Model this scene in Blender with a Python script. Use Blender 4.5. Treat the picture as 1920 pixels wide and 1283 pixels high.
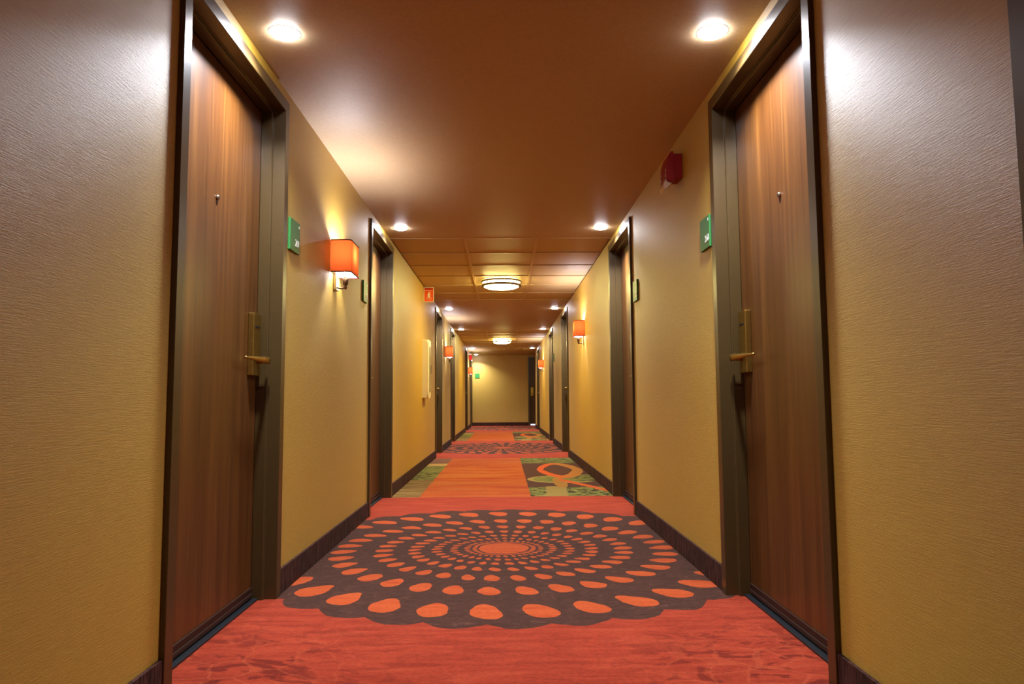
import bpy, bmesh, math, random
from mathutils import Matrix, Vector

random.seed(7)
for o in list(bpy.data.objects):
    bpy.data.objects.remove(o)
SC = bpy.context.scene
COL = SC.collection
PI = math.pi

# ------------------------------------------------------------------ camera
WL, WR, H = 0.9377, 0.9202, 2.1506          # left wall, right wall, ceiling height
Y_BACK, Y_END = -4.6, 21.5                  # corridor ends
DOOR_TOP, DOOR_W = 2.0924, 1.004            # outside of the door frames
BASE_H = 0.104

cam_d = bpy.data.cameras.new('camera')
cam = bpy.data.objects.new('camera', cam_d)
COL.objects.link(cam)
SC.camera = cam
cam_d.sensor_fit = 'HORIZONTAL'
cam_d.sensor_width = 36.0
cam_d.lens = 1319.58 / 1920 * 36.0
cam_d.clip_start = 0.02
right = Vector((0.99989, -0.01306, -0.00668))
fwd = Vector((0.01355, 0.99661, 0.08111)).normalized()
up = right.cross(fwd).normalized()
right = fwd.cross(up).normalized()
cam.matrix_world = Matrix(((right.x, up.x, -fwd.x, 0.0),
                           (right.y, up.y, -fwd.y, 0.0),
                           (right.z, up.z, -fwd.z, 0.8019),
                           (0, 0, 0, 1)))

# ------------------------------------------------------------------ world, exposure, lamp powers
w = bpy.data.worlds.new('world')
SC.world = w
w.use_nodes = True
w.node_tree.nodes['Background'].inputs['Color'].default_value = (0, 0, 0, 1)
w.node_tree.nodes['Background'].inputs['Strength'].default_value = 0.0
SC.view_settings.view_transform = 'Standard'
SC.view_settings.look = 'None'
SC.view_settings.gamma = 1.0
SC.view_settings.use_curve_mapping = False
SC.view_settings.exposure = 0.22
P_DOWN, C_DOWN = 22.5, (0.91, 0.95, 1.05)
P_SCONCE, C_SCONCE = 27.0, (0.97, 0.94, 1.02)
L_LAMP, C_LAMP = 98.0, (1.0, 0.835, 0.27)
SC.cycles.max_bounces = 10
SC.cycles.diffuse_bounces = 7
SC.cycles.glossy_bounces = 4
SC.cycles.use_denoising = True
SC.cycles.sample_clamp_indirect = 6.0
SC.cycles.blur_glossy = 0.5


# ------------------------------------------------------------------ helpers: objects
def obj(name, bm, mat, parent=None, smooth=False, mats=None):
    bmesh.ops.recalc_face_normals(bm, faces=bm.faces)
    me = bpy.data.meshes.new(name)
    bm.to_mesh(me)
    bm.free()
    for m in (mats or [mat]):
        me.materials.append(m)
    if smooth:
        for p in me.polygons:
            p.use_smooth = True
    o = bpy.data.objects.new(name, me)
    COL.objects.link(o)
    if parent:
        o.parent = parent
    return o


def tag(o, label=None, cat=None, group=None, kind=None):
    if label:
        o['label'] = label
    if cat:
        o['category'] = cat
    if group:
        o['group'] = group
    if kind:
        o['kind'] = kind
    return o


def empty(name, loc, rz=0.0, **kw):
    o = bpy.data.objects.new(name, None)
    o.empty_display_size = 0.1
    o.location = loc
    o.rotation_euler = (0, 0, rz)
    COL.objects.link(o)
    return tag(o, **kw)


def copy_tree(o, parent=None):
    c = o.copy()
    COL.objects.link(c)
    if parent:
        c.parent = parent
    for ch in list(o.children):
        copy_tree(ch, c)
    return c


def box(bm, x0, x1, y0, y1, z0, z1, bev=0.0, mi=0):
    vs = [bm.verts.new(p) for p in ((x0, y0, z0), (x1, y0, z0), (x1, y1, z0), (x0, y1, z0),
                                    (x0, y0, z1), (x1, y0, z1), (x1, y1, z1), (x0, y1, z1))]
    fs = [bm.faces.new([vs[i] for i in f]) for f in
          ((3, 2, 1, 0), (4, 5, 6, 7), (0, 1, 5, 4), (1, 2, 6, 5), (2, 3, 7, 6), (3, 0, 4, 7))]
    for f in fs:
        f.material_index = mi
    if bev:
        es = set(e for f in fs for e in f.edges)
        bmesh.ops.bevel(bm, geom=list(es), offset=bev, segments=2, affect='EDGES', profile=0.6)
    return bm


def bxo(name, mat, parent, *a, bev=0.0, smooth=False):
    return obj(name, box(bmesh.new(), *a, bev=bev), mat, parent, smooth)


def prism(bm, pts, axis, a0, a1):
    """extrude polygon pts (2D) along an axis between a0 and a1; axis 'x','y','z'"""
    def P(p, a):
        return {'x': (a, p[0], p[1]), 'y': (p[0], a, p[1]), 'z': (p[0], p[1], a)}[axis]
    v0 = [bm.verts.new(P(p, a0)) for p in pts]
    v1 = [bm.verts.new(P(p, a1)) for p in pts]
    n = len(pts)
    for i in range(n):
        j = (i + 1) % n
        bm.faces.new((v0[i], v0[j], v1[j], v1[i]))
    bm.faces.new(v0[::-1])
    bm.faces.new(v1)
    return bm


def lathe(bm, prof, seg=32, cx=0, cy=0, cap=True):
    rings = []
    for r, z in prof:
        if r < 1e-6:
            rings.append([bm.verts.new((cx, cy, z))])
        else:
            rings.append([bm.verts.new((cx + r * math.cos(2 * PI * i / seg), cy + r * math.sin(2 * PI * i / seg), z))
                          for i in range(seg)])
    for a, b in zip(rings, rings[1:]):
        for i in range(seg):
            j = (i + 1) % seg
            if len(a) == 1 and len(b) == 1:
                continue
            if len(a) == 1:
                bm.faces.new((a[0], b[i], b[j]))
            elif len(b) == 1:
                bm.faces.new((a[i], a[j], b[0]))
            else:
                bm.faces.new((a[i], a[j], b[j], b[i]))
    return bm


def tube(bm, pts, rad, seg=10):
    pts = [Vector(p) for p in pts]
    rads = rad if isinstance(rad, (list, tuple)) else [rad] * len(pts)
    rings = []
    for i, p in enumerate(pts):
        t = (pts[min(i + 1, len(pts) - 1)] - pts[max(i - 1, 0)]).normalized()
        a = t.orthogonal().normalized() if i == 0 else (prev - t * prev.dot(t)).normalized()
        prev = a
        b = t.cross(a)
        rings.append([bm.verts.new(p + (a * math.cos(2 * PI * k / seg) + b * math.sin(2 * PI * k / seg)) * rads[i])
                      for k in range(seg)])
    for r0, r1 in zip(rings, rings[1:]):
        for k in range(seg):
            j = (k + 1) % seg
            bm.faces.new((r0[k], r0[j], r1[j], r1[k]))
    bm.faces.new(rings[0][::-1])
    bm.faces.new(rings[-1])
    return bm


def text_bm(s, size, font_w=1.0):
    """mesh of a flat text, in its local XY plane, as bmesh"""
    cu = bpy.data.curves.new('text', 'FONT')
    cu.body = s
    cu.size = size
    cu.extrude = 0.0006
    cu.resolution_u = 3
    cu.align_x = 'RIGHT'
    o = bpy.data.objects.new('text', cu)
    COL.objects.link(o)
    dg = bpy.context.evaluated_depsgraph_get()
    me = bpy.data.meshes.new_from_object(o.evaluated_get(dg))
    bm = bmesh.new()
    bm.from_mesh(me)
    bpy.data.objects.remove(o)
    bpy.data.meshes.remove(me)
    for v in bm.verts:
        v.co.x *= font_w
    return bm


# ------------------------------------------------------------------ helpers: materials
def lin(r, g, b):
    f = lambda c: (c / 255 / 12.92) if c / 255 <= 0.04045 else ((c / 255 + 0.055) / 1.055) ** 2.4
    return (f(r), f(g), f(b), 1.0)


class G:
    """tiny expression builder on top of a node tree"""
    def __init__(s, nt):
        s.nt = nt

    def node(s, t, **kw):
        n = s.nt.nodes.new(t)
        for k, v in kw.items():
            setattr(n, k, v)
        return n

    def put(s, sock, v):
        if isinstance(v, bpy.types.NodeSocket):
            s.nt.links.new(v, sock)
        elif v is not None:
            sock.default_value = v

    def m(s, op, *a):
        n = s.node('ShaderNodeMath', operation=op)
        for i, v in enumerate(a):
            s.put(n.inputs[i], v)
        return n.outputs[0]

    def add(s, a, b): return s.m('ADD', a, b)
    def sub(s, a, b): return s.m('SUBTRACT', a, b)
    def mul(s, a, b): return s.m('MULTIPLY', a, b)
    def div(s, a, b): return s.m('DIVIDE', a, b)
    def lt(s, a, b): return s.m('LESS_THAN', a, b)
    def gt(s, a, b): return s.m('GREATER_THAN', a, b)
    def both(s, *a):
        r = a[0]
        for b in a[1:]:
            r = s.mul(r, b)
        return r

    def between(s, v, a, b): return s.mul(s.gt(v, a), s.lt(v, b))

    def soft(s, v, a, b):                       # smooth step a..b (a may be > b)
        n = s.node('ShaderNodeMapRange', interpolation_type='SMOOTHSTEP')
        s.put(n.inputs[0], v)
        n.inputs[1].default_value, n.inputs[2].default_value = (a, b) if a < b else (b, a)
        n.inputs[3].default_value, n.inputs[4].default_value = (0, 1) if a < b else (1, 0)
        return n.outputs[0]

    def mix(s, f, a, b, blend='MIX'):
        n = s.node('ShaderNodeMix', data_type='RGBA', blend_type=blend)
        s.put(n.inputs[0], f)
        s.put(n.inputs[6], a)
        s.put(n.inputs[7], b)
        return n.outputs[2]

    def vec(s, x, y, z=0.0):
        n = s.node('ShaderNodeCombineXYZ')
        for i, v in enumerate((x, y, z)):
            s.put(n.inputs[i], v)
        return n.outputs[0]

    def coord(s, which='Object', scale=(1, 1, 1)):
        t = s.node('ShaderNodeTexCoord')
        mp = s.node('ShaderNodeMapping')
        mp.inputs['Scale'].default_value = scale
        s.nt.links.new(t.outputs[which], mp.inputs[0])
        return mp.outputs[0]

    def noise(s, v, scale=5, detail=3, rough=0.5, dist=0.0):
        n = s.node('ShaderNodeTexNoise')
        s.put(n.inputs['Vector'], v)
        n.inputs['Scale'].default_value = scale
        n.inputs['Detail'].default_value = detail
        n.inputs['Roughness'].default_value = rough
        n.inputs['Distortion'].default_value = dist
        return n.outputs['Fac']

    def voro(s, v, scale=5, feature='F1', out='Distance'):
        n = s.node('ShaderNodeTexVoronoi', feature=feature)
        s.put(n.inputs['Vector'], v)
        n.inputs['Scale'].default_value = scale
        return n.outputs[out]

    def ramp(s, f, stops):
        n = s.node('ShaderNodeValToRGB')
        s.put(n.inputs[0], f)
        e = n.color_ramp.elements
        while len(e) < len(stops):
            e.new(0.5)
        for k, (p, c) in zip(e, stops):
            k.position = p
            k.color = c
        return n.outputs[0]

    def bump(s, h, strength=0.3, dist=0.001):
        n = s.node('ShaderNodeBump')
        n.inputs['Strength'].default_value = strength
        n.inputs['Distance'].default_value = dist
        s.put(n.inputs['Height'], h)
        return n.outputs[0]


def new_mat(name):
    m = bpy.data.materials.new(name)
    m.use_nodes = True
    nt = m.node_tree
    b = nt.nodes['Principled BSDF']
    return m, G(nt), b


def simple(name, col, rough=0.5, metal=0.0, spec=0.5, grain=0.0, gscale=60.0, stretch=(1, 1, 1), bump=0.0):
    m, g, b = new_mat(name)
    v = g.coord('Object', stretch)
    n = g.noise(v, gscale, 4)
    dark = tuple(c * (1 - grain) for c in col[:3]) + (1,)
    light = tuple(min(1, c * (1 + grain)) for c in col[:3]) + (1,)
    g.put(b.inputs['Base Color'], g.ramp(n, [(0.3, dark), (0.7, light)]))
    b.inputs['Roughness'].default_value = rough
    b.inputs['Metallic'].default_value = metal
    b.inputs['Specular IOR Level'].default_value = spec
    if bump:
        g.put(b.inputs['Normal'], g.bump(n, bump, 0.002))
    return m


def emissive(name, col, strength):
    m, g, b = new_mat(name)
    b.inputs['Base Color'].default_value = (0.8, 0.8, 0.8, 1)
    b.inputs['Emission Color'].default_value = tuple(col) + (1,)
    b.inputs['Emission Strength'].default_value = strength
    return m


# vinyl wallcovering: woven ochre with fine horizontal threads and a satin sheen
def wall_material():
    m, g, b = new_mat('ochre_vinyl_wallcovering')
    th = g.noise(g.coord('Object', (20, 20, 400)), 1.0, 5, 0.6)
    th2 = g.noise(g.coord('Object', (110, 110, 700)), 1.0, 3, 0.6)
    bl = g.noise(g.coord('Object', (1.3, 1.3, 0.7)), 1.0, 2, 0.5)
    c = g.ramp(th, [(0.25, lin(170, 134, 30)), (0.75, lin(192, 156, 46))])
    c = g.mix(g.mul(bl, 0.25), c, lin(178, 137, 38))
    g.put(b.inputs['Base Color'], c)
    b.inputs['Roughness'].default_value = 0.55
    b.inputs['Specular IOR Level'].default_value = 1.0
    b.inputs['Coat Weight'].default_value = 0.42
    b.inputs['Coat Roughness'].default_value = 0.52
    g.put(b.inputs['Normal'], g.bump(g.add(th, g.mul(th2, 0.8)), 0.62, 0.0013))
    g.nt.links.new(b.inputs['Normal'].links[0].from_socket, b.inputs['Coat Normal'])
    return m


def ceiling_material(name, a, bcol, rough):
    m, g, b = new_mat(name)
    n = g.noise(g.coord('Object', (1, 1, 1)), 90, 3)
    c = g.ramp(n, [(0.3, a), (0.7, bcol)])
    g.put(b.inputs['Base Color'], c)
    b.inputs['Roughness'].default_value = rough
    b.inputs['Specular IOR Level'].default_value = 0.35
    g.put(b.inputs['Normal'], g.bump(n, 0.08, 0.001))
    return m


def wood_material():
    m, g, b = new_mat('brown_wood_veneer')
    fine = g.noise(g.coord('Object', (70, 70, 2.2)), 1.0, 5, 0.6, 0.4)
    wide = g.noise(g.coord('Object', (11, 11, 0.35)), 1.0, 3, 0.55, 0.8)
    f = g.add(g.mul(fine, 0.45), g.mul(wide, 0.62))
    c = g.ramp(f, [(0.28, lin(50, 24, 6)), (0.5, lin(80, 46, 14)), (0.75, lin(108, 68, 26))])
    g.put(b.inputs['Base Color'], c)
    b.inputs['Roughness'].default_value = 0.38
    b.inputs['Specular IOR Level'].default_value = 0.5
    g.put(b.inputs['Normal'], g.bump(fine, 0.06, 0.001))
    return m


def carpet_base_material():
    m, g, b = new_mat('dark_brown_carpet_edging')
    n = g.noise(g.coord('Object', (55, 55, 9)), 1.0, 4, 0.6, 1.2)
    c = g.ramp(n, [(0.35, lin(44, 26, 22)), (0.65, lin(84, 54, 46))])
    g.put(b.inputs['Base Color'], c)
    b.inputs['Roughness'].default_value = 0.95
    b.inputs['Specular IOR Level'].default_value = 0.1
    g.put(b.inputs['Normal'], g.bump(n, 0.6, 0.004))
    return m


def carpet_material():
    """red hotel carpet: a round medallion of drops, red bands and striped panels with leaf patches"""
    m, g, b = new_mat('patterned_carpet')
    PER = 7.9
    tc = g.node('ShaderNodeTexCoord')
    sep = g.node('ShaderNodeSeparateXYZ')
    g.nt.links.new(tc.outputs['Object'], sep.inputs[0])
    x0, y0 = sep.outputs[0], sep.outputs[1]
    P = tc.outputs['Object']
    # hand-drawn wobble of all outlines
    wx = g.mul(g.sub(g.noise(P, 9.0, 2), 0.5), 0.035)
    wn = g.noise(g.vec(g.add(x0, 7.3), y0), 9.0, 2)
    wy = g.mul(g.sub(wn, 0.5), 0.035)
    x = g.add(x0, wx)
    y = g.add(y0, wy)
    # --- colours with pile variation
    pile = g.noise(P, 300, 3)
    streak = g.noise(g.vec(g.mul(x0, 4.0), g.mul(y0, 26.0)), 1.0, 4, 0.6, 0.5)
    blot = g.noise(g.vec(g.mul(x0, 5.0), g.mul(y0, 9.0)), 1.0, 3, 0.55, 1.5)
    red = g.ramp(streak, [(0.25, lin(132, 40, 22)), (0.55, lin(158, 56, 32)), (0.8, lin(172, 70, 42))])
    side = g.soft(g.m('ABSOLUTE', x0), 0.25, 0.75)
    near = g.soft(y0, 2.9, 2.1)
    leaf = g.mul(g.soft(blot, 0.52, 0.60), g.mul(g.add(0.25, g.mul(side, 0.75)), g.mul(near, 0.85)))
    red = g.mix(leaf, red, lin(102, 26, 16))
    vein = g.voro(g.vec(g.mul(g.add(x0, g.mul(wx, 2)), 7.0), g.mul(y0, 9.0)), 1.0, 'DISTANCE_TO_EDGE')
    red = g.mix(g.mul(g.mul(g.lt(vein, 0.035), side), g.mul(near, 0.35)), red, lin(178, 80, 46))
    sw = g.noise(g.vec(g.mul(x0, 16.0), g.mul(y0, 30.0)), 1.0, 4, 0.6, 1.6)
    brown = g.ramp(sw, [(0.3, lin(60, 35, 26)), (0.6, lin(77, 46, 36)), (0.75, lin(104, 66, 52))])
    coral = g.ramp(streak, [(0.3, lin(174, 68, 28)), (0.7, lin(190, 86, 40))])
    # --- medallion
    yp = g.sub(g.m('FLOORED_MODULO', g.add(g.sub(y, 3.88), PER / 2), PER), PER / 2)
    r = g.m('SQRT', g.add(g.mul(x, x), g.mul(yp, yp)))
    th = g.m('ARCTAN2', x, g.mul(yp, -1.0))
    v = g.div(g.m('LOGARITHM', g.div(r, 1.135), math.e), math.log(0.748))
    k = g.m('ROUND', v, 0.0)
    fv = g.sub(v, k)
    tt = g.add(g.add(g.mul(th, 35 / (2 * PI)), 0.34), g.mul(k, 0.06))
    tt = g.add(tt, g.mul(fv, 0.28))
    ft = g.sub(tt, g.m('ROUND', tt, 0.0))
    wdt = g.add(0.30, g.mul(fv, -0.25))                # drops: blunt outer end, narrow inner end
    e = g.add(g.m('POWER', g.m('ABSOLUTE', g.div(ft, wdt)), 2.0),
              g.m('POWER', g.m('ABSOLUTE', g.div(fv, 0.275)), 2.0))
    dots = g.both(g.lt(e, 1.0), g.between(v, -0.5, 6.45))
    disc = g.lt(r, 0.138)
    rim = g.between(r, 0.15, 0.172)
    scal = g.m('ABSOLUTE', g.m('SINE', g.mul(g.add(th, math.radians(2.7)), 35 / 2)))
    edge = g.add(1.292, g.mul(scal, 0.055))
    med = g.lt(r, edge)
    c_med = g.mix(g.m('MAXIMUM', g.m('MAXIMUM', dots, disc), g.mul(rim, 0.8)), brown, coral)
    col = g.mix(med, red, c_med)
    # --- striped panel between two medallions
    q = g.m('FLOORED_MODULO', g.sub(y, 5.9), PER)      # 0 .. 3.8 inside the panel
    pan = g.lt(q, 3.8)
    st = g.noise(g.vec(g.mul(x0, 1.6), g.mul(y0, 22.0)), 1.0, 5, 0.65, 0.3)
    orange = g.ramp(st, [(0.34, lin(146, 58, 24)), (0.5, lin(174, 80, 22)), (0.66, lin(184, 104, 32))])
    st2 = g.noise(g.vec(g.mul(x0, 0.9), g.mul(y0, 4.2)), 1.0, 3, 0.6, 0.4)
    orange = g.mix(g.mul(g.soft(st2, 0.5, 0.62), 0.6), orange, lin(176, 104, 44))
    orange = g.mix(g.mul(g.soft(st2, 0.48, 0.36), 0.75), orange, lin(152, 52, 26))
    mid = g.mul(g.soft(q, 0.2, 1.9), g.soft(q, 3.5, 2.4))
    c_mid = g.mix(g.add(0.25, g.mul(mid, 0.75)), g.mix(0.45, orange, lin(158, 56, 28)), orange)
    # left leaf strip
    tan = g.ramp(st, [(0.38, lin(74, 52, 24)), (0.5, lin(124, 94, 46)), (0.62, lin(150, 118, 62))])
    mark = g.noise(g.vec(g.mul(x0, 13.0), g.mul(y0, 15.0)), 1.0, 2, 0.5, 0.9)
    green = g.ramp(g.noise(g.vec(g.mul(x0, 7), g.mul(y0, 12)), 1.0, 3),
                   [(0.3, lin(88, 92, 38)), (0.6, lin(122, 118, 56)), (0.8, lin(150, 138, 76))])
    gmark = g.mix(g.gt(mark, 0.56), green, lin(54, 44, 24))
    c_left = g.mix(g.gt(q, 1.25), tan, gmark)
    c_left = g.mix(g.gt(q, 2.0), c_left, green)
    c_left = g.mix(g.gt(q, 2.75), c_left, lin(176, 140, 78))
    c_left = g.mix(g.gt(q, 3.05), c_left, lin(118, 78, 52))
    # right flower patch
    def ell(cx, cq, rx, rq, p=2.0):
        return g.add(g.m('POWER', g.m('ABSOLUTE', g.div(g.sub(x, cx), rx)), p),
                     g.m('POWER', g.m('ABSOLUTE', g.div(g.sub(q, cq), rq)), p))
    c_right = lin(78, 46, 34)
    c_right = g.mix(g.gt(q, 3.0), c_right, gmark)
    c_right = g.mix(g.lt(q, 0.62), c_right, gmark)
    lens = ell(0.60, 1.25, 0.36, 0.34)
    c_right = g.mix(g.lt(lens, 1.0), c_right, lin(150, 128, 70))
    c_right = g.mix(g.lt(lens, 0.72), c_right, green)
    c_right = g.mix(g.lt(ell(0.88, 1.35, 0.22, 0.30), 1.0), c_right, gmark)
    c_right = g.mix(g.both(g.lt(q, 0.66), g.between(g.add(x, g.mul(q, -0.05)), 0.36, 0.54)), c_right, lin(138, 114, 56))
    c_right = g.mix(g.lt(ell(0.545, 0.98, 0.062, 0.42, 2.5), 1.0), c_right, lin(150, 104, 42))
    sw_d = g.m('ABSOLUTE', g.sub(g.sub(q, 0.5), g.mul(g.sub(0.86, x), 2.4)))
    c_right = g.mix(g.both(g.lt(sw_d, 0.11), g.between(x, 0.56, 0.92)), c_right, lin(186, 84, 32))
    c_right = g.mix(g.lt(ell(0.64, 2.18, 0.255, 0.86, 1.7), 1.0), c_right,
                    g.mix(g.soft(x, 0.5, 0.75), lin(192, 82, 30), lin(164, 106, 44)))
    c_right = g.mix(g.lt(ell(0.62, 2.2, 0.165, 0.62, 1.35), 1.0), c_right, lin(80, 47, 34))
    c_pan = g.mix(g.lt(x, -0.695), c_mid, c_left)
    c_pan = g.mix(g.gt(x, 0.228), c_pan, c_right)
    inside = g.both(pan, g.lt(x0, WR), g.gt(x0, -WL))
    col = g.mix(inside, col, c_pan)
    # pile shading
    col = g.mix(0.42, col, g.ramp(pile, [(0.3, (0.3, 0.3, 0.3, 1)), (0.62, (1.0, 1.0, 1.0, 1))]), 'MULTIPLY')
    tuft = g.noise(g.vec(g.mul(x0, 60.0), g.mul(y0, 95.0)), 1.0, 3, 0.65, 0.6)
    col = g.mix(0.55, col, g.ramp(tuft, [(0.32, (0.55, 0.52, 0.52, 1)), (0.56, (1.0, 1.0, 1.0, 1))]), 'MULTIPLY')
    g.put(b.inputs['Base Color'], col)
    b.inputs['Roughness'].default_value = 0.95
    b.inputs['Specular IOR Level'].default_value = 0.04
    b.inputs['Sheen Weight'].default_value = 0.07
    g.put(b.inputs['Normal'], g.bump(g.add(g.mul(pile, 0.5), g.mul(streak, 0.6)), 0.35, 0.004))
    return m


def shade_material():
    """orange fabric, white lining inside, lit through by the bulb"""
    m, g, b = new_mat('orange_lampshade_fabric')
    nt = g.nt
    weave = g.noise(g.coord('Object', (1, 1, 1)), 700, 2)
    oc = g.ramp(weave, [(0.3, lin(150, 56, 18)), (0.7, lin(166, 66, 26))])
    geo = g.node('ShaderNodeNewGeometry')
    tr = g.mix(0.80, oc, (0, 0, 0, 1))
    dc = g.mix(geo.outputs['Backfacing'], oc, (0.9, 0.86, 0.8, 1))
    d = g.node('ShaderNodeBsdfDiffuse')
    t = g.node('ShaderNodeBsdfTranslucent')
    mx = g.node('ShaderNodeMixShader')
    g.put(d.inputs[0], dc)
    g.put(t.inputs[0], tr)
    mx.inputs[0].default_value = 0.5
    nt.links.new(d.outputs[0], mx.inputs[1])
    nt.links.new(t.outputs[0], mx.inputs[2])
    nt.links.new(mx.outputs[0], nt.nodes['Material Output'].inputs['Surface'])
    nt.nodes.remove(b)
    return m


M = {
    'wall': wall_material(),
    'ceiling': ceiling_material('beige_ceiling_paint', lin(176, 152, 118), lin(184, 160, 126), 0.5),
    'tile': ceiling_material('beige_ceiling_panel', lin(178, 152, 112), lin(186, 160, 120), 0.55),
    'tee': ceiling_material('beige_painted_metal', lin(182, 156, 118), lin(188, 162, 122), 0.4),
    'wood': wood_material(),
    'base': carpet_base_material(),
    'carpet': carpet_material(),
    'bronze': simple('dark_bronze_painted_steel', lin(66, 50, 23), 0.34, 0.0, 0.6, 0.05, 40),
    'brass': simple('aged_brass', lin(178, 150, 76), 0.34, 1.0, 0.5, 0.06, 80),
    'nickel': simple('brushed_nickel', lin(196, 184, 166), 0.28, 1.0, 0.5, 0.04, 120),
    'dark_metal': simple('dark_bronze_metal', lin(92, 70, 50), 0.35, 0.8, 0.5, 0.08, 80),
    'black': simple('black_rubber', lin(22, 22, 24), 0.6, 0, 0.3, 0.1, 80),
    'threshold': simple('blue_black_threshold_metal', lin(30, 34, 38), 0.45, 0.2, 0.4, 0.1, 80),
    'sweep': simple('brown_door_sweep', lin(52, 32, 24), 0.6, 0, 0.3, 0.1, 60),
    'green': simple('green_sign_plastic', lin(52, 118, 58), 0.45, 0, 0.25, 0.04, 60),
    'white': simple('white_plastic', lin(235, 232, 222), 0.4, 0, 0.5, 0.02, 60),
    'cabinet': simple('white_enamelled_metal', lin(228, 220, 206), 0.35, 0, 0.5, 0.02, 60),
    'glass_dark': simple('dark_window_glass', lin(70, 58, 42), 0.12, 0, 0.6, 0.05, 30),
    'alarm': simple('red_alarm_plastic', lin(140, 14, 10), 0.45, 0, 0.15, 0.04, 60),
    'lens': simple('clear_strobe_lens', lin(214, 196, 170), 0.15, 0, 0.6, 0.05, 90),
    'sign_red': simple('orange_red_sign', lin(244, 96, 34), 0.5, 0, 0.3, 0.03, 60),
    'sign_dark': simple('dark_red_sign_band', lin(190, 50, 26), 0.45, 0, 0.4, 0.03, 60),
    'shade': shade_material(),
    'piping': simple('dark_red_shade_trim', lin(86, 20, 12), 0.7, 0, 0.3, 0.06, 200),
    'trim_white': simple('white_trim_ring', lin(240, 236, 228), 0.4, 0, 0.5, 0.02, 60),
    'down_lens': emissive('downlight_lens', (0.97, 0.95, 1.0), 120.0),
    'band': simple('satin_bronze_nickel', lin(120, 108, 84), 0.45, 0.0, 0.4, 0.04, 120),
    'diffuser': emissive('frosted_lamp_glass', C_LAMP, L_LAMP),
    'bulb': emissive('sconce_bulb', (1.0, 0.9, 0.8), 20.0),
    'daylight_tint': simple('daylight_tinted_threshold', lin(210, 220, 240), 0.3, 0.3, 0.5, 0.03, 60),
}

# ------------------------------------------------------------------ door positions (near edge of each frame)
LEFT_DOORS = [(1.985, 'R'), (4.93, 'L'), (9.80, 'R'), (12.70, 'L'), (17.60, 'R'), (20.46, 'L')]
RIGHT_DOORS = [(0.189, 'L'), (1.972, 'L'), (4.905, 'R'), (9.83, 'L'), (12.77, 'R'), (17.65, 'L')]
R_END = 19.9                                 # the right wall stops here, an alcove follows
ALC = 2.05                                   # alcove's right wall
END_DOOR_X = 0.772
T = 0.16                                     # wall thickness


# ------------------------------------------------------------------ room shell
def wall_with_doors(name, xa, xb, y0, y1, openings):
    bm = bmesh.new()
    y = y0
    for a in openings:
        box(bm, xa, xb, y, a, 0, H)
        box(bm, xa, xb, a, a + DOOR_W, DOOR_TOP, H)
        y = a + DOOR_W
    box(bm, xa, xb, y, y1, 0, H)
    return tag(obj(name, bm, M['wall']), kind='structure')


wall_with_doors('wall_left', -WL - T, -WL, Y_BACK, Y_END, [d[0] for d in LEFT_DOORS])
wall_with_doors('wall_right', WR, WR + T, Y_BACK, R_END, [d[0] for d in RIGHT_DOORS])
bm = bmesh.new()
box(bm, -WL, END_DOOR_X, Y_END, Y_END + T, 0, H)
box(bm, END_DOOR_X, END_DOOR_X + DOOR_W, Y_END, Y_END + T, DOOR_TOP, H)
box(bm, END_DOOR_X + DOOR_W, ALC, Y_END, Y_END + T, 0, H)
tag(obj('wall_end', bm, M['wall']), kind='structure')
bm = box(bmesh.new(), ALC, ALC + T, R_END - T, Y_END + T, 0, H)
box(bm, WR + T, ALC, R_END - T, R_END, 0, H)
tag(obj('wall_alcove', bm, M['wall']), kind='structure')
tag(bxo('wall_rear', M['wall'], None, -WL - T, WR + T, Y_BACK - T, Y_BACK, 0, H), kind='structure')

fl = bmesh.new()
box(fl, -WL - T, WR + T, Y_BACK - T, R_END - T, -0.12, 0.0)
box(fl, -WL - T, ALC + T, R_END - T, Y_END + T, -0.12, 0.0)
tag(obj('floor', fl, M['carpet']), kind='structure')

# ceiling: painted board, and two suspended zones with panels in a tee grid
TILE, TEE = 0.61, 0.024
ZONES = [(5.815, 6), (13.64, 6)]
ce = bmesh.new()
CX0, CX1 = -WL - T, WR + T
y = Y_BACK - T
for z0, n in ZONES:
    box(ce, CX0, CX1, y, z0, H, H + 0.12)
    box(ce, CX0, CX1, z0, z0 + n * TILE, H + 0.03, H + 0.12)
    y = z0 + n * TILE
box(ce, CX0, CX1, y, R_END - T, H, H + 0.12)
box(ce, CX0, ALC + T, R_END - T, Y_END + T, H, H + 0.12)
ceil = tag(obj('ceiling', ce, M['ceiling']), kind='structure')
GX = -0.009                                  # middle of the grid
xs = [-WL, GX - TILE / 2, GX + TILE / 2, WR]
tile_cache = {}
for z0, n in ZONES:
    for i in range(n):
        for c in range(3):
            key = c
            if key not in tile_cache:
                wd = xs[c + 1] - xs[c]
                tb = box(bmesh.new(), -wd / 2 + 0.004, wd / 2 - 0.004, -TILE / 2 + 0.004, TILE / 2 - 0.004, 0, 0.016, bev=0.003)
                t = obj('ceiling_tile', tb, M['tile'], ceil)
                tile_cache[key] = t
            else:
                t = tile_cache[key].copy()
                COL.objects.link(t)
            t.location = ((xs[c] + xs[c + 1]) / 2, z0 + (i + 0.5) * TILE, H + 0.004 + random.uniform(0, 0.003))
    for xm in xs[1:3]:
        bxo('main_tee', M['tee'], ceil, xm - TEE / 2, xm + TEE / 2, z0, z0 + n * TILE, H - 0.003, H + 0.004)
    for i in range(n + 1):
        for c in range(3):
            xa, xb = xs[c] + (TEE / 2 if c else 0), xs[c + 1] - (TEE / 2 if c < 2 else 0)
            ym = min(max(z0 + i * TILE, z0 + TEE / 2), z0 + n * TILE - TEE / 2)
            bxo('cross_tee', M['tee'], ceil, xa, xb, ym - TEE / 2, ym + TEE / 2, H - 0.002, H + 0.004)


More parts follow.
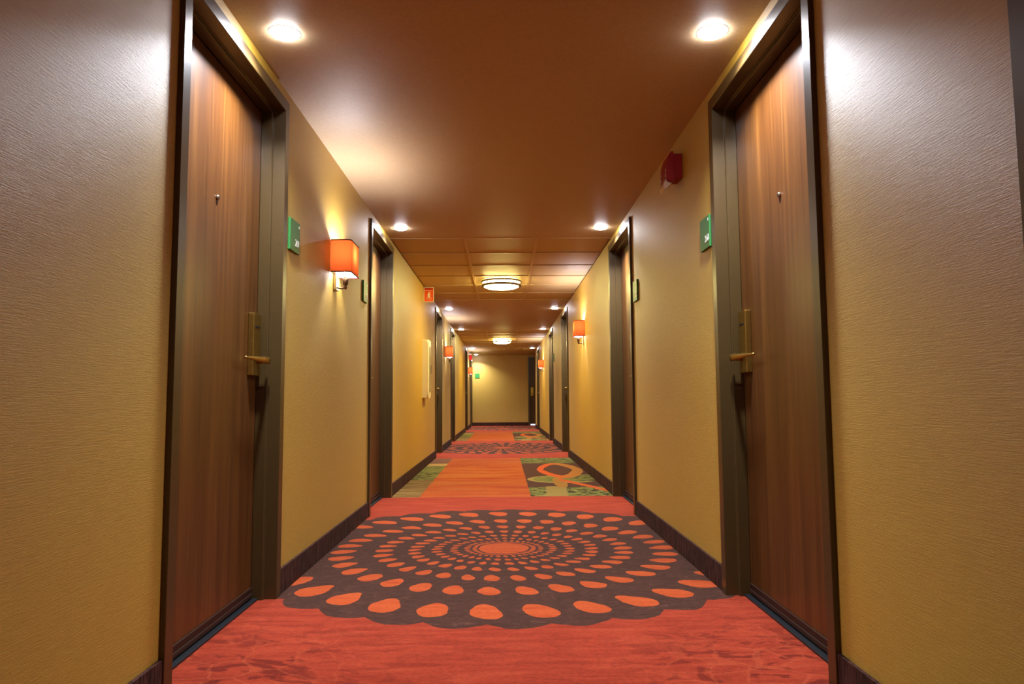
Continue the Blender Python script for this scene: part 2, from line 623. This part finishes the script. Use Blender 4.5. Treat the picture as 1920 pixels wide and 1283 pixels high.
def baseboard(name, segs):
    bm = bmesh.new()
    for s in segs:
        box(bm, *s, 0, BASE_H, bev=0.002)
    tag(obj(name, bm, M['base']), kind='structure')


def gaps(y0, y1, doors):
    out, y = [], y0
    for a in doors:
        out.append((y, a))
        y = a + DOOR_W
    out.append((y, y1))
    return [(a, b) for a, b in out if b - a > 0.01]


BT = 0.011
baseboard('baseboard_left', [(-WL, -WL + BT, a, b) for a, b in gaps(Y_BACK, Y_END, [d[0] for d in LEFT_DOORS])])
baseboard('baseboard_right', [(WR - BT, WR, a, b) for a, b in gaps(Y_BACK, R_END, [d[0] for d in RIGHT_DOORS])])
baseboard('baseboard_end', [(-WL + BT, END_DOOR_X, Y_END - BT, Y_END), (END_DOOR_X + DOOR_W, ALC, Y_END - BT, Y_END)])
baseboard('baseboard_rear', [(-WL + BT, WR - BT, Y_BACK, Y_BACK + BT)])


# ------------------------------------------------------------------ doors
# local frame of a door: x to the right seen from the corridor, y into the wall, z up; wall face at y = 0
PROF = [(0.0, 0.0), (0.0, -0.014), (0.002, -0.016), (0.048, -0.016), (0.05, -0.014), (0.05, 0.034), (0.053, 0.036),
        (0.060, 0.036), (0.063, 0.039), (0.063, 0.082), (0.02, 0.082), (0.0, 0.02)]


def frame_piece(p0, p1):
    """mitred prism of PROF; p0, p1 give per end a function u -> (x, z)"""
    bm = bmesh.new()
    v0 = [bm.verts.new((p0(u)[0], d, p0(u)[1])) for u, d in PROF]
    v1 = [bm.verts.new((p1(u)[0], d, p1(u)[1])) for u, d in PROF]
    n = len(PROF)
    for i in range(n):
        j = (i + 1) % n
        bm.faces.new((v0[i], v0[j], v1[j], v1[i]))
    bm.faces.new(v0[::-1])
    bm.faces.new(v1)
    return bm


def make_door(latch, threshold='threshold'):
    W, Z = DOOR_W, DOOR_TOP
    r = empty('door_1', (0, 0, 0), kind='structure')
    obj('jamb', frame_piece(lambda u: (u, 0), lambda u: (u, Z - u)), M['bronze'], r)
    obj('jamb', frame_piece(lambda u: (W - u, 0), lambda u: (W - u, Z - u)), M['bronze'], r)
    obj('head', frame_piece(lambda u: (u, Z - u), lambda u: (W - u, Z - u)), M['bronze'], r)
    bxo('leaf', M['wood'], r, 0.064, W - 0.064, 0.083, 0.128, 0.034, Z - 0.066, bev=0.0015)
    sw = box(bmesh.new(), 0.070, W - 0.070, 0.079, 0.083, 0.012, 0.052)
    box(sw, 0.070, W - 0.070, 0.077, 0.0795, 0.048, 0.053)
    box(sw, 0.070, W - 0.070, 0.075, 0.079, 0.020, 0.030)
    obj('door_sweep', sw, M['sweep'], r)
    bxo('threshold', M[threshold], r, 0.05, W - 0.05, 0.055, 0.13, 0.0, 0.008, bev=0.002)
    # electronic lock: tall brass case with a card slot, and a lever pointing to the hinge side
    s = 1 if latch == 'R' else -1
    cx = W - 0.125 if latch == 'R' else 0.125
    lk = obj('lock', box(bmesh.new(), cx - 0.042, cx + 0.042, 0.058, 0.083, 0.903, 1.157, bev=0.004), M['brass'], r)
    bxo('card_slot', M['black'], lk, cx - 0.026, cx + 0.026, 0.0565, 0.060, 1.098, 1.104)
    hub = tube(bmesh.new(), [(cx + s * 0.008, 0.058, 0.967), (cx + s * 0.008, 0.022, 0.967)], 0.015, 16)
    obj('lever_hub', hub, M['brass'], lk, True)
    lv = bmesh.new()
    n = 14
    rings = []
    for i in range(n + 1):
        t = i / n
        xx = cx + s * (0.034 - 0.235 * t)
        hy = 0.0085 * (1 - 0.55 * t)
        hz = 0.0155 * (1 - 0.72 * t)
        yy = 0.022 + 0.010 * t * t
        ring = []
        for k in range(8):
            a = 2 * PI * (k + 0.5) / 8
            ring.append(lv.verts.new((xx, yy + hy * math.copysign(abs(math.cos(a)) ** 0.6, math.cos(a)),
                                      0.967 + hz * math.copysign(abs(math.sin(a)) ** 0.6, math.sin(a)))))
        rings.append(ring)
    for a, b in zip(rings, rings[1:]):
        for k in range(8):
            j = (k + 1) % 8
            lv.faces.new((a[k], a[j], b[j], b[k]))
    lv.faces.new(rings[0][::-1])
    lv.faces.new(rings[-1])
    obj('lever', lv, M['brass'], lk, True)
    # strike cover on the jamb, peephole
    xj = W - 0.0635 if latch == 'R' else 0.0635
    bxo('strike_cover', M['bronze'], r, min(xj, xj - s * 0.004), max(xj, xj - s * 0.004), 0.042, 0.082, 0.86, 1.10)
    pp = bmesh.new()
    tube(pp, [(W / 2, 0.083, 1.53), (W / 2, 0.077, 1.53), (W / 2, 0.075, 1.53)], [0.0095, 0.0095, 0.007], 16)
    pe = obj('peephole', pp, M['nickel'], r, True)
    obj('peephole_lens', tube(bmesh.new(), [(W / 2, 0.0755, 1.53), (W / 2, 0.0745, 1.53)], 0.0052, 12), M['black'], pe)
    return r


proto = {'L': make_door('L'), 'R': make_door('R')}
used = set()
dn = 0
ORD_L = ['nearest', 'second', 'third', 'fourth', 'fifth', 'last']


def place_door(latch, loc, rz, label):
    global dn
    dn += 1
    o = copy_tree(proto[latch]) if latch in used else proto[latch]
    used.add(latch)
    o.name = 'door_%d' % dn
    o.location = loc
    o.rotation_euler = (0, 0, rz)
    tag(o, label, 'door')
    return o


for i, (y, lt) in enumerate(LEFT_DOORS):
    place_door(lt, (-WL, y, 0), PI / 2,
               'brown wooden room door in a bronze frame, %s on the left wall' % ORD_L[i])
for i, (y, lt) in enumerate(RIGHT_DOORS):
    lab = ('room door frame cut by the right edge of the photo, upper corner' if i == 0 else
           'brown wooden room door in a bronze frame, %s on the right wall' % ['', 'large one nearest', 'second', 'third', 'fourth', 'farthest'][i])
    place_door(lt, (WR, y + DOOR_W, 0), -PI / 2, lab)
ed = place_door('L', (END_DOOR_X, Y_END, 0), 0, 'dark door facing the camera at the right end of the far wall')
for ch in ed.children:
    if ch.name.startswith('threshold'):
        ch.data = ch.data.copy()
        ch.data.materials[0] = M['daylight_tint']  # light under the door, painted as a pale blue threshold colour
bxo('daylight_gap', emissive('daylight_under_door', (0.72, 0.82, 1.0), 0.9), ed, 0.07, DOOR_W - 0.07, 0.070, 0.078, 0.008, 0.048)  # glowing strip stands in for daylight coming under the door


# ------------------------------------------------------------------ recessed downlights
def make_downlight():
    r = empty('recessed_downlight', (0, 0, H))
    rb = lathe(bmesh.new(), [(0.0485, 0.0), (0.0485, -0.0012), (0.052, -0.0012), (0.058, -0.0008), (0.059, 0.0)], 36)
    obj('trim_ring', rb, M['trim_white'], r, True)
    lb = lathe(bmesh.new(), [(0.049, -0.0013), (0.0475, -0.007), (0.040, -0.011), (0.022, -0.0135), (0.0, -0.014)], 36)
    obj('lens', lb, M['down_lens'], r, True)
    ld = bpy.data.lights.new('bulb', 'AREA')
    ld.shape = 'DISK'
    ld.size = 0.085
    ld.energy = P_DOWN
    ld.color = C_DOWN
    ld.spread = math.radians(128)
    lo = bpy.data.objects.new('bulb', ld)
    lo.location = (0, 0, -0.016)
    COL.objects.link(lo)
    lo.parent = r
    return r


dl = make_downlight()
first = True
names = ['above the nearest', 'above the second', 'above the third', 'above the fourth', 'above the fifth', 'above the last']
for side, x, ys in (('left', -0.795, [2.5, 5.46, 10.42, 13.5, 18.6, 21.1]), ('right', 0.782, [2.49, 5.46, 10.40, 13.5, 18.6])):
    for i, yy in enumerate(ys):
        o = dl if first else copy_tree(dl)
        first = False
        o.location = (x, yy, H)
        tag(o, 'round white recessed ceiling downlight %s door on the %s' % (names[i], side), 'downlight',
            'recessed ceiling downlights')
for x in (-0.795, 0.782):                    # the next pair, behind the camera
    o = copy_tree(dl)
    o.location = (x, -2.4, H)
    tag(o, 'round white recessed ceiling downlight behind the camera, %s one' % ('left' if x < 0 else 'right'), 'downlight', 'recessed ceiling downlights')


# ------------------------------------------------------------------ flush ceiling lamps
def make_lamp():
    r = empty('ceiling_lamp', (0, 0, H))
    obj('top_band', lathe(bmesh.new(), [(0.198, 0.0), (0.228, 0.0), (0.231, -0.010), (0.229, -0.021), (0.212, -0.021), (0.208, -0.002)], 48),
        M['band'], r, True)
    obj('lower_band', lathe(bmesh.new(), [(0.198, -0.044), (0.224, -0.043), (0.228, -0.055), (0.225, -0.067), (0.200, -0.067)], 48),
        M['band'], r, True)
    prof = [(0.197, -0.002), (0.197, -0.060)]
    for i in range(1, 9):
        a = i / 8 * PI / 2
        prof.append((0.197 * math.cos(a), -0.060 - 0.036 * math.sin(a)))
    obj('diffuser', lathe(bmesh.new(), prof, 48), M['diffuser'], r, True)
    for k in range(3):
        a = 2 * PI * k / 3 + 0.4
        obj('post', tube(bmesh.new(), [(0.213 * math.cos(a), 0.213 * math.sin(a), -0.010), (0.213 * math.cos(a), 0.213 * math.sin(a), -0.05)], 0.004, 8),
            M['nickel'], r, True)
    return r


lamp = make_lamp()
for i, (yy, lab) in enumerate([(7.95, 'large round flush ceiling lamp with two nickel bands, the nearer one'),
                               (15.85, 'round flush ceiling lamp with nickel bands, the farther smaller looking one')]):
    o = lamp if i == 0 else copy_tree(lamp)
    o.location = (GX, yy, H - 0.003)
    tag(o, lab, 'ceiling lamp', 'flush ceiling lamps')


# ------------------------------------------------------------------ wall sconces
# local frame: x right seen from the corridor, y into the wall, z up (z = 0 at lower rim of the shade)
def shade_outline(hw, d, rc, n=6):
    pts = [(-hw, 0.0)]
    for i in range(n + 1):
        a = PI + i / n * PI / 2
        pts.append((-hw + rc + rc * math.cos(a), -d + rc + rc * math.sin(a)))
    for i in range(n + 1):
        a = -PI / 2 + i / n * PI / 2
        pts.append((hw - rc + rc * math.cos(a), -d + rc + rc * math.sin(a)))
    pts.append((hw, 0.0))
    return pts


def make_sconce():
    r = empty('wall_sconce', (0, 0, 0))
    hw, d, hh = 0.113, 0.112, 0.176
    pts = shade_outline(hw, d, 0.022)
    pts = [(x, min(y, -0.0006)) for x, y in pts]
    bm = bmesh.new()
    lo = [bm.verts.new((x, y, 0)) for x, y in pts]
    hi = [bm.verts.new((x, y, hh)) for x, y in pts]
    for i in range(len(pts) - 1):
        bm.faces.new((lo[i], lo[i + 1], hi[i + 1], hi[i]))
    me = bpy.data.meshes.new('shade')
    bm.normal_update()
    # outward normals: front faces look to -y
    for f in bm.faces:
        c = f.calc_center_median()
        if f.normal.dot(Vector((c.x, c.y + 0.03, 0))) < 0:
            f.normal_flip()
    bm.to_mesh(me)
    bm.free()
    me.materials.append(M['shade'])
    sh = bpy.data.objects.new('shade', me)
    COL.objects.link(sh)
    sh.parent = r
    for z in (0.0, hh):
        tb = bmesh.new()
        tube(tb, [(x, min(y, -0.003), z) for x, y in pts], 0.0038, 6)
        obj('shade_trim', tb, M['piping'], sh, True)
    bxo('back_plate', M['nickel'], r, -0.036, 0.036, -0.016, 0.0, -0.088, 0.05, bev=0.003)
    bxo('added_baffle', M['bronze'], r, -0.108, 0.108, -0.005, -0.0015, 0.052, 0.172)  # dark panels added out of sight to keep wall glare off the shade
    bxo('added_baffle', M['bronze'], r, -0.108, -0.040, -0.005, -0.0015, 0.004, 0.052)
    bxo('added_baffle', M['bronze'], r, 0.040, 0.108, -0.005, -0.0015, 0.004, 0.052)
    ab = bmesh.new()
    arc = [(0, -0.012, -0.070)]
    for i in range(9):
        a = i / 8 * PI / 2
        arc.append((0, -0.022 - 0.036 * math.sin(a), -0.073 - 0.006 * math.sin(2 * a) + 0.018 * (1 - math.cos(a))))
    arc.append((0, -0.058, -0.03))
    tube(ab, arc, 0.0055, 10)
    obj('arm', ab, M['dark_metal'], r, True)
    cb = lathe(bmesh.new(), [(0.0, -0.082), (0.007, -0.080), (0.010, -0.070), (0.006, -0.062), (0.013, -0.055), (0.016, -0.030), (0.013, -0.012), (0.0, -0.012)], 16, 0, -0.060)
    obj('lamp_holder', cb, M['dark_metal'], r, True)
    bb = lathe(bmesh.new(), [(0.011, -0.012), (0.013, 0.01), (0.024, 0.045), (0.026, 0.062), (0.019, 0.082), (0.0, 0.09)], 20, 0, -0.060)
    obj('light_bulb', bb, M['bulb'], r, True)
    for k in (-1, 1):
        obj('shade_strut', tube(bmesh.new(), [(0, -0.060, 0.004), (k * 0.112, -0.060, 0.004)], 0.0016, 6), M['dark_metal'], r)
    ld = bpy.data.lights.new('glow', 'POINT')
    ld.energy = P_SCONCE
    ld.color = C_SCONCE
    ld.shadow_soft_size = 0.032
    lo_ = bpy.data.objects.new('glow', ld)
    lo_.location = (0, -0.058, 0.112)
    COL.objects.link(lo_)
    lo_.parent = r
    return r


sc = make_sconce()
SZ = 1.503
for i, (side, yy, lab) in enumerate([
        ('L', 3.917, 'orange fabric wall sconce beside the 261 plate, nearest on the left wall'),
        ('L', 11.66, 'orange wall sconce between the third and fourth doors on the left wall'),
        ('L', 19.35, 'farthest orange wall sconce on the left, under the far red alarm'),
        ('R', 7.925, 'orange fabric wall sconce beyond the second door on the right wall'),
        ('R', 15.85, 'far orange wall sconce beside the last doors on the right wall')]):
    o = sc if i == 0 else copy_tree(sc)
    o.location = (-WL if side == 'L' else WR, yy, SZ)
    o.rotation_euler = (0, 0, PI / 2 if side == 'L' else -PI / 2)
    tag(o, lab, 'wall lamp', 'orange wall sconces')


# ------------------------------------------------------------------ room number plates
def number_plate(side, yc, number, lab, zc=1.536, x=None, wide=0.142):
    if side == 'E':
        r = empty('number_plate', (x, Y_END, zc), 0)
    else:
        r = empty('number_plate', (-WL if side == 'L' else WR, yc, zc), PI / 2 if side == 'L' else -PI / 2)
    tag(r, lab, 'sign', 'green room plates')
    bxo('panel', M['green'], r, -wide / 2, wide / 2, -0.012, 0, -0.071, 0.071, bev=0.0015)
    if number:
        bm = text_bm(number, 0.047, 0.92)
        o = obj('numerals', bm, M['white'], r)
        o.rotation_euler = (PI / 2, 0, 0)
        o.location = (wide / 2 - 0.006, -0.0125, -0.044)
        bxo('emblem', M['white'], r, wide / 2 - 0.018, wide / 2 - 0.011, -0.0132, -0.012, 0.046, 0.058)
    return r


number_plate('L', 3.117, '261', 'green square room plate reading 261 on the left wall')
number_plate('L', 4.748, '259', 'green room plate between the near left sconce and second left door')
number_plate('R', 3.093, '260', 'green square room plate reading 260 on the right wall')
number_plate('R', 4.765, '258', 'green room plate beside the second door on the right wall')
number_plate('R', 12.58, None, 'small distant green room plate before the fourth right door')
number_plate('L', 12.55, None, 'small distant green room plate before the fourth left door')
number_plate('E', 0, None, 'small green plate on the far end wall', 1.525, -0.775)


# ------------------------------------------------------------------ fire alarms
def make_alarm():
    r = empty('fire_alarm', (0, 0, 0))                     # local z = 0 at 1.97 m
    bxo('back_box', M['alarm'], r, -0.055, 0.060, -0.045, 0.0, -0.052, 0.074, bev=0.003)
    # bulging front cover: profile in (y, z)
    prof = [(-0.045, 0.085), (-0.056, 0.086), (-0.068, 0.070), (-0.078, 0.035), (-0.083, -0.005), (-0.084, -0.045), (-0.080, -0.066), (-0.045, -0.076)]
    fb = prism(bmesh.new(), prof, 'x', -0.072, 0.072)
    es = [e for e in fb.edges]
    bmesh.ops.bevel(fb, geom=es, offset=0.004, segments=2, affect='EDGES')
    fr = obj('front_cover', fb, M['alarm'], r)
    lens = prism(bmesh.new(), [(-0.083, -0.055), (-0.094, -0.085), (-0.088, -0.108), (-0.052, -0.078), (-0.05, -0.07), (-0.07, -0.062)], 'x', -0.05, 0.05)
    bmesh.ops.bevel(lens, geom=list(lens.edges), offset=0.002, segments=1, affect='EDGES')
    obj('strobe_lens', lens, M['lens'], r)
    for sx in (-0.052, 0.052):
        for j, ch in enumerate('FIRE'):
            tb = text_bm(ch, 0.024)
            t = obj('letter', tb, M['white'], fr)
            zz = 0.048 - 0.027 * j
            yy = -0.0735 if j == 0 else (-0.0795, -0.0825, -0.0845)[j - 1]
            t.rotation_euler = (PI / 2, 0, 0)
            t.location = (sx + 0.008, yy - 0.0015, zz - 0.012)
            t.rotation_euler = (PI / 2 - (0.27 if j < 2 else 0.12 if j == 2 else 0.03), 0, 0)
    return r


al = make_alarm()
al.location = (WR, 3.548, 1.972)
al.rotation_euler = (0, 0, -PI / 2)
tag(al, 'red fire alarm strobe high on the right wall above the 260 plate', 'fire alarm', 'red fire alarms')
a2 = copy_tree(al)
a2.location = (-WL, 19.75, 1.972)
a2.rotation_euler = (0, 0, PI / 2)
tag(a2, 'distant red fire alarm strobe at the far end of the left wall', 'fire alarm', 'red fire alarms')

# ------------------------------------------------------------------ extinguisher sign (flag mounted) and cabinet
sg = empty('fire_sign', (-WL, 8.35, 2.056), 0, label='small orange red fire extinguisher flag sign high on the left wall', cat='sign')
bxo('panel', M['sign_red'], sg, 0.0, 0.122, -0.002, 0.002, -0.088, 0.088)
fb = bmesh.new()
for s in ((0.0, 0.122, 0.081, 0.088), (0.0, 0.122, -0.088, -0.081), (0.0, 0.009, -0.081, 0.081), (0.113, 0.122, -0.081, 0.081)):
    box(fb, s[0], s[1], -0.0035, -0.002, s[2], s[3])
obj('border', fb, M['white'], sg)
bxo('top_band', M['sign_dark'], sg, 0.012, 0.110, -0.003, -0.002, 0.058, 0.076)
bxo('rule', M['white'], sg, 0.012, 0.110, -0.003, -0.002, 0.046, 0.050)
ib = bmesh.new()
body = [(0.061 + 0.015 * math.cos(a), -0.03 + 0.015 * math.sin(a)) for a in [PI + i / 6 * PI for i in range(7)]]
body += [(0.076, 0.008), (0.070, 0.018), (0.052, 0.018), (0.046, 0.008)]
prism(ib, body, 'y', -0.0034, -0.002)
box(ib, 0.056, 0.066, -0.0034, -0.002, 0.018, 0.026)
box(ib, 0.052, 0.084, -0.0034, -0.002, 0.026, 0.031)
for i in range(8):
    a0, a1 = PI + i / 8 * PI, PI + (i + 1) / 8 * PI
    q = [(0.061 + rr * math.cos(a), -0.034 + rr * math.sin(a)) for rr, a in ((0.028, a0), (0.028, a1), (0.033, a1), (0.033, a0))]
    prism(ib, q, 'y', -0.0034, -0.002)
obj('extinguisher_pictogram', ib, M['white'], sg)

cb = empty('extinguisher_cabinet', (-WL, 8.37, 1.163), PI / 2, label='white fire extinguisher cabinet with a narrow dark window on the left wall', cat='cabinet')
hw, hh, rc = 0.145, 0.343, 0.045
def rrect(hw, hh, rc, n=6):
    pts = []
    for cx, cz, a0 in ((hw - rc, hh - rc, 0), (-hw + rc, hh - rc, PI / 2), (-hw + rc, -hh + rc, PI), (hw - rc, -hh + rc, 1.5 * PI)):
        for i in range(n + 1):
            a = a0 + i / n * PI / 2
            pts.append((cx + rc * math.cos(a), cz + rc * math.sin(a)))
    return pts
obj('body', prism(bmesh.new(), rrect(hw, hh, 0.008, 2), 'y', -0.052, 0.0), M['cabinet'], cb)
dr = obj('cabinet_door', prism(bmesh.new(), rrect(hw, hh, rc), 'y', -0.070, -0.053), M['cabinet'], cb)
obj('window_frame', prism(bmesh.new(), rrect(0.060, 0.285, 0.02), 'y', -0.074, -0.070), M['cabinet'], dr)
obj('window_pane', prism(bmesh.new(), rrect(0.047, 0.27, 0.015), 'y', -0.0755, -0.074), M['glass_dark'], dr)
bxo('pull_handle', M['nickel'], dr, 0.10, 0.118, -0.086, -0.070, -0.05, 0.05, bev=0.004)
